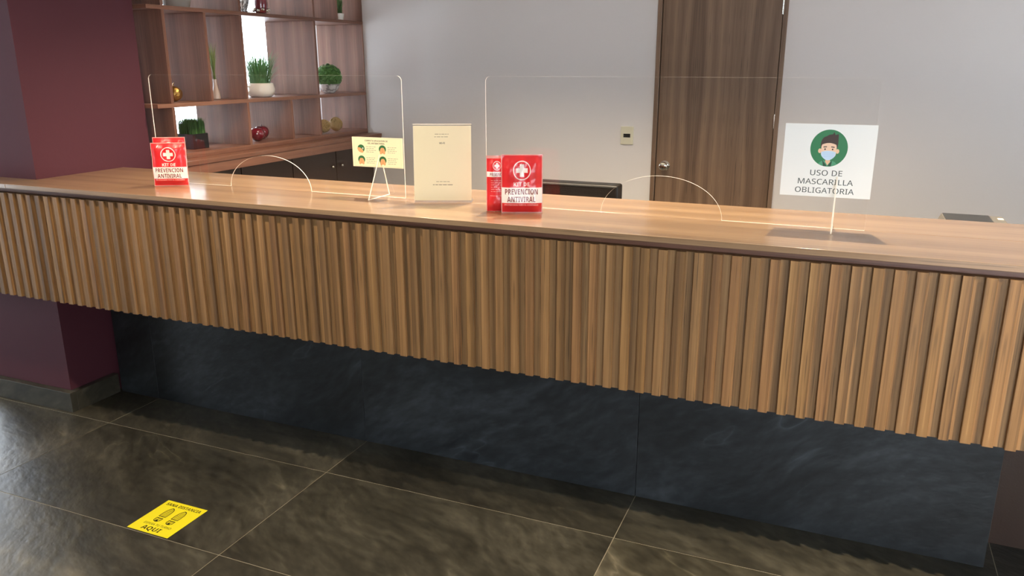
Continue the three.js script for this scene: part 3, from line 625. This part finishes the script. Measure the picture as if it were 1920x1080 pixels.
{ // top row
  const a = onY(461, 23, Y2);
  const v = thing('silver_vase', 'silver speckled glass vase on the top shelf', 'vase', [a.x - 0.03, Y2 + 0.0006, a.z]);
  mesh('body', lathe([[0, 0], [0.03, 0], [0.036, 0.004], [0.03, 0.012], [0.042, 0.045], [0.048, 0.09], [0.04, 0.14], [0.03, 0.18], [0.034, 0.2], [0.03, 0.2], [0.026, 0.18], [0, 0.17]], 36), std({ map: dataTex(128, 128, (u, w) => { const k = vnoise(u * 60, w * 40) > 0.55 ? 225 : 110; return [k, k, k]; }), roughness: 0.25, metalness: 0.4 }), v);
  const b = onY(498, 25, Y2);
  const w = thing('red_vase', 'dark red glazed vase on the top shelf', 'vase', [b.x - 0.03, Y2 + 0.0006, b.z]);
  mesh('body', lathe([[0, 0], [0.026, 0], [0.034, 0.006], [0.04, 0.05], [0.034, 0.11], [0.018, 0.16], [0.022, 0.19], [0.018, 0.19], [0.014, 0.16], [0, 0.15]], 36), redGlaze, w);
  mesh('beads', mergeGeometries([...Array(10).keys()].map((i) => new THREE.SphereGeometry(0.009, 10, 8).translate(Math.cos(i * 0.628) * 0.042, 0.014 + 0.006 * (i % 2), Math.sin(i * 0.628) * 0.042))), M.chrome, w);
  const c = onX(331, 6, -3.37);
  const t = thing('shelf_shrub', 'leafy green plant in a grey pot on the top shelf', 'plant', [c.x, Y2 + 0.0006, c.z]);
  mesh('pot', lathe([[0, 0], [0.06, 0], [0.064, 0.004], [0.075, 0.05], [0.08, 0.1], [0.074, 0.1], [0.07, 0.085], [0, 0.085]], 36), std({ color: 0x9a9288, roughness: 0.6 }), t);
  stuff(mesh('leaves', tuft(160, (r) => ({ h: 0.08 + r() * 0.12, w: 0.004 + r() * 0.004, lean: 0.02 + r() * 0.07, dir: r() * 6.283, x: (r() - 0.5) * 0.09, z: (r() - 0.5) * 0.09 }), 23).translate(0, 0.085, 0), leafMat(0x4a6a38), t));
  const d = onX(637, 37, -3.36);
  const e = thing('shelf_sprig', 'small green sprig in a pale pot on the top shelf corner', 'plant', [d.x, Y2 + 0.0006, d.z]);
  mesh('pot', lathe([[0, 0], [0.024, 0], [0.027, 0.003], [0.032, 0.05], [0.029, 0.05], [0.026, 0.042], [0, 0.042]], 28), M.ceramic, e);
  stuff(mesh('leaves', tuft(60, (r) => ({ h: 0.07 + r() * 0.1, w: 0.003 + r() * 0.003, lean: 0.01 + r() * 0.05, dir: r() * 6.283, x: (r() - 0.5) * 0.03, z: (r() - 0.5) * 0.03 }), 29).translate(0, 0.04, 0), leafMat(0x52703c), e));
}

// ───────────────────────── behind the counter ─────────────────────────
{
  const d = thing('staff_desk', 'low staff desk behind the reception counter', 'desk', [0, 0, 0]);
  mesh('desk_top', box(-0.5, CX1, 0.725, 0.75, -3.5, ZTB - 0.002, 'x', 0.002), M.walnut, d);
  for (const [x, z] of [[-0.46, -3.46], [CX1 - 0.04, -3.46], [-0.46, -2.95], [CX1 - 0.04, -2.95]]) mesh('leg', box(x - 0.02, x + 0.02, 0.001, 0.725, z - 0.02, z + 0.02, 'y'), M.frame, d);

  const yt = 1.067, far = -3.262, near = -3.0;
  const p = thing('desk_printer', 'dark flat printer top with light grey corner showing above the counter', 'printer', [0, 0.751, 0]);
  const x0 = onZ(1758, 404, far).x, x1 = onZ(1884, 411, far).x, xm = onZ(1852, 409, far).x, hh = yt - 0.751;
  const shell = std({ color: 0x6e6a63, roughness: 0.5 });
  mesh('body', box(x0, x1, 0, hh - 0.03, far, near, 'x', 0.01), std({ color: 0x55534f, roughness: 0.5 }), p);
  const s = new THREE.Shape(); s.moveTo(x0, 0); s.lineTo(x1, 0); s.lineTo(x1 - 0.012, 0.027); s.lineTo(x0 + 0.012, 0.027); s.closePath();
  const tp = mesh('lid', new THREE.ExtrudeGeometry(s, { depth: near - far - 0.006, bevelEnabled: true, bevelSize: 0.002, bevelThickness: 0.002, bevelSegments: 2 }).translate(0, hh - 0.0295, far + 0.003), shell, p);
  mesh('scan_panel', box(x0 + 0.014, xm, hh - 0.001, hh + 0.0015, far + 0.005, near - 0.01), std({ color: 0x2c2c2b, roughness: 0.45 }), tp);
  mesh('lid_label', box(xm + 0.022, x1 - 0.014, hh - 0.0005, hh + 0.001, far + 0.045, far + 0.075), std({ color: 0xe8e4da, roughness: 0.5 }), tp);
}
{ // office chair
  const R = onZ(1163, 346, -3.9), w = 0.5;
  const c = thing('office_chair', 'black leather office chair back showing above the counter', 'chair', [R.x - w / 2, 0, -3.9]);
  const leather = phys({ color: 0x151310, roughness: 0.42, bumpMap: grit, bumpScale: 0.002 });
  const top = R.y;
  mesh('backrest', box(-w / 2, w / 2, 0.5, top, -0.05, 0.05, 'x', 0.012), leather, c);
  mesh('back_seam', tube([[-w / 2 + 0.012, top - 0.012, 0.049], [0, top - 0.012, 0.0495], [w / 2 - 0.012, top - 0.012, 0.049]], 0.0025, 20, 6), leather, c);
  mesh('seat', box(-0.25, 0.25, 0.4, 0.49, -0.52, -0.03, 'x', 0.03), leather, c);
  mesh('gas_column', new THREE.CylinderGeometry(0.025, 0.03, 0.3, 16).translate(0, 0.25, -0.27), M.black, c);
  for (let i = 0; i < 5; i++) { const a = i * 1.2566; const l = mesh('foot_spoke', tube([[0, 0.12, -0.27], [Math.cos(a) * 0.15, 0.1, -0.27 + Math.sin(a) * 0.15], [Math.cos(a) * 0.28, 0.065, -0.27 + Math.sin(a) * 0.28]], 0.016, 8, 8), M.black, c); mesh('castor', new THREE.SphereGeometry(0.03, 14, 10).translate(Math.cos(a) * 0.28, 0.03, -0.27 + Math.sin(a) * 0.28), M.black, l); }
  for (const s of [-1, 1]) mesh('armrest', tube([[s * 0.24, 0.46, -0.2], [s * 0.28, 0.6, -0.22], [s * 0.28, 0.66, -0.3], [s * 0.28, 0.66, -0.42]], 0.016, 16, 8), M.black, c);
}

scene.traverse((o) => { if (o.isMesh) { o.castShadow = true; o.receiveShadow = true; } });
renderer.render(scene, camera);
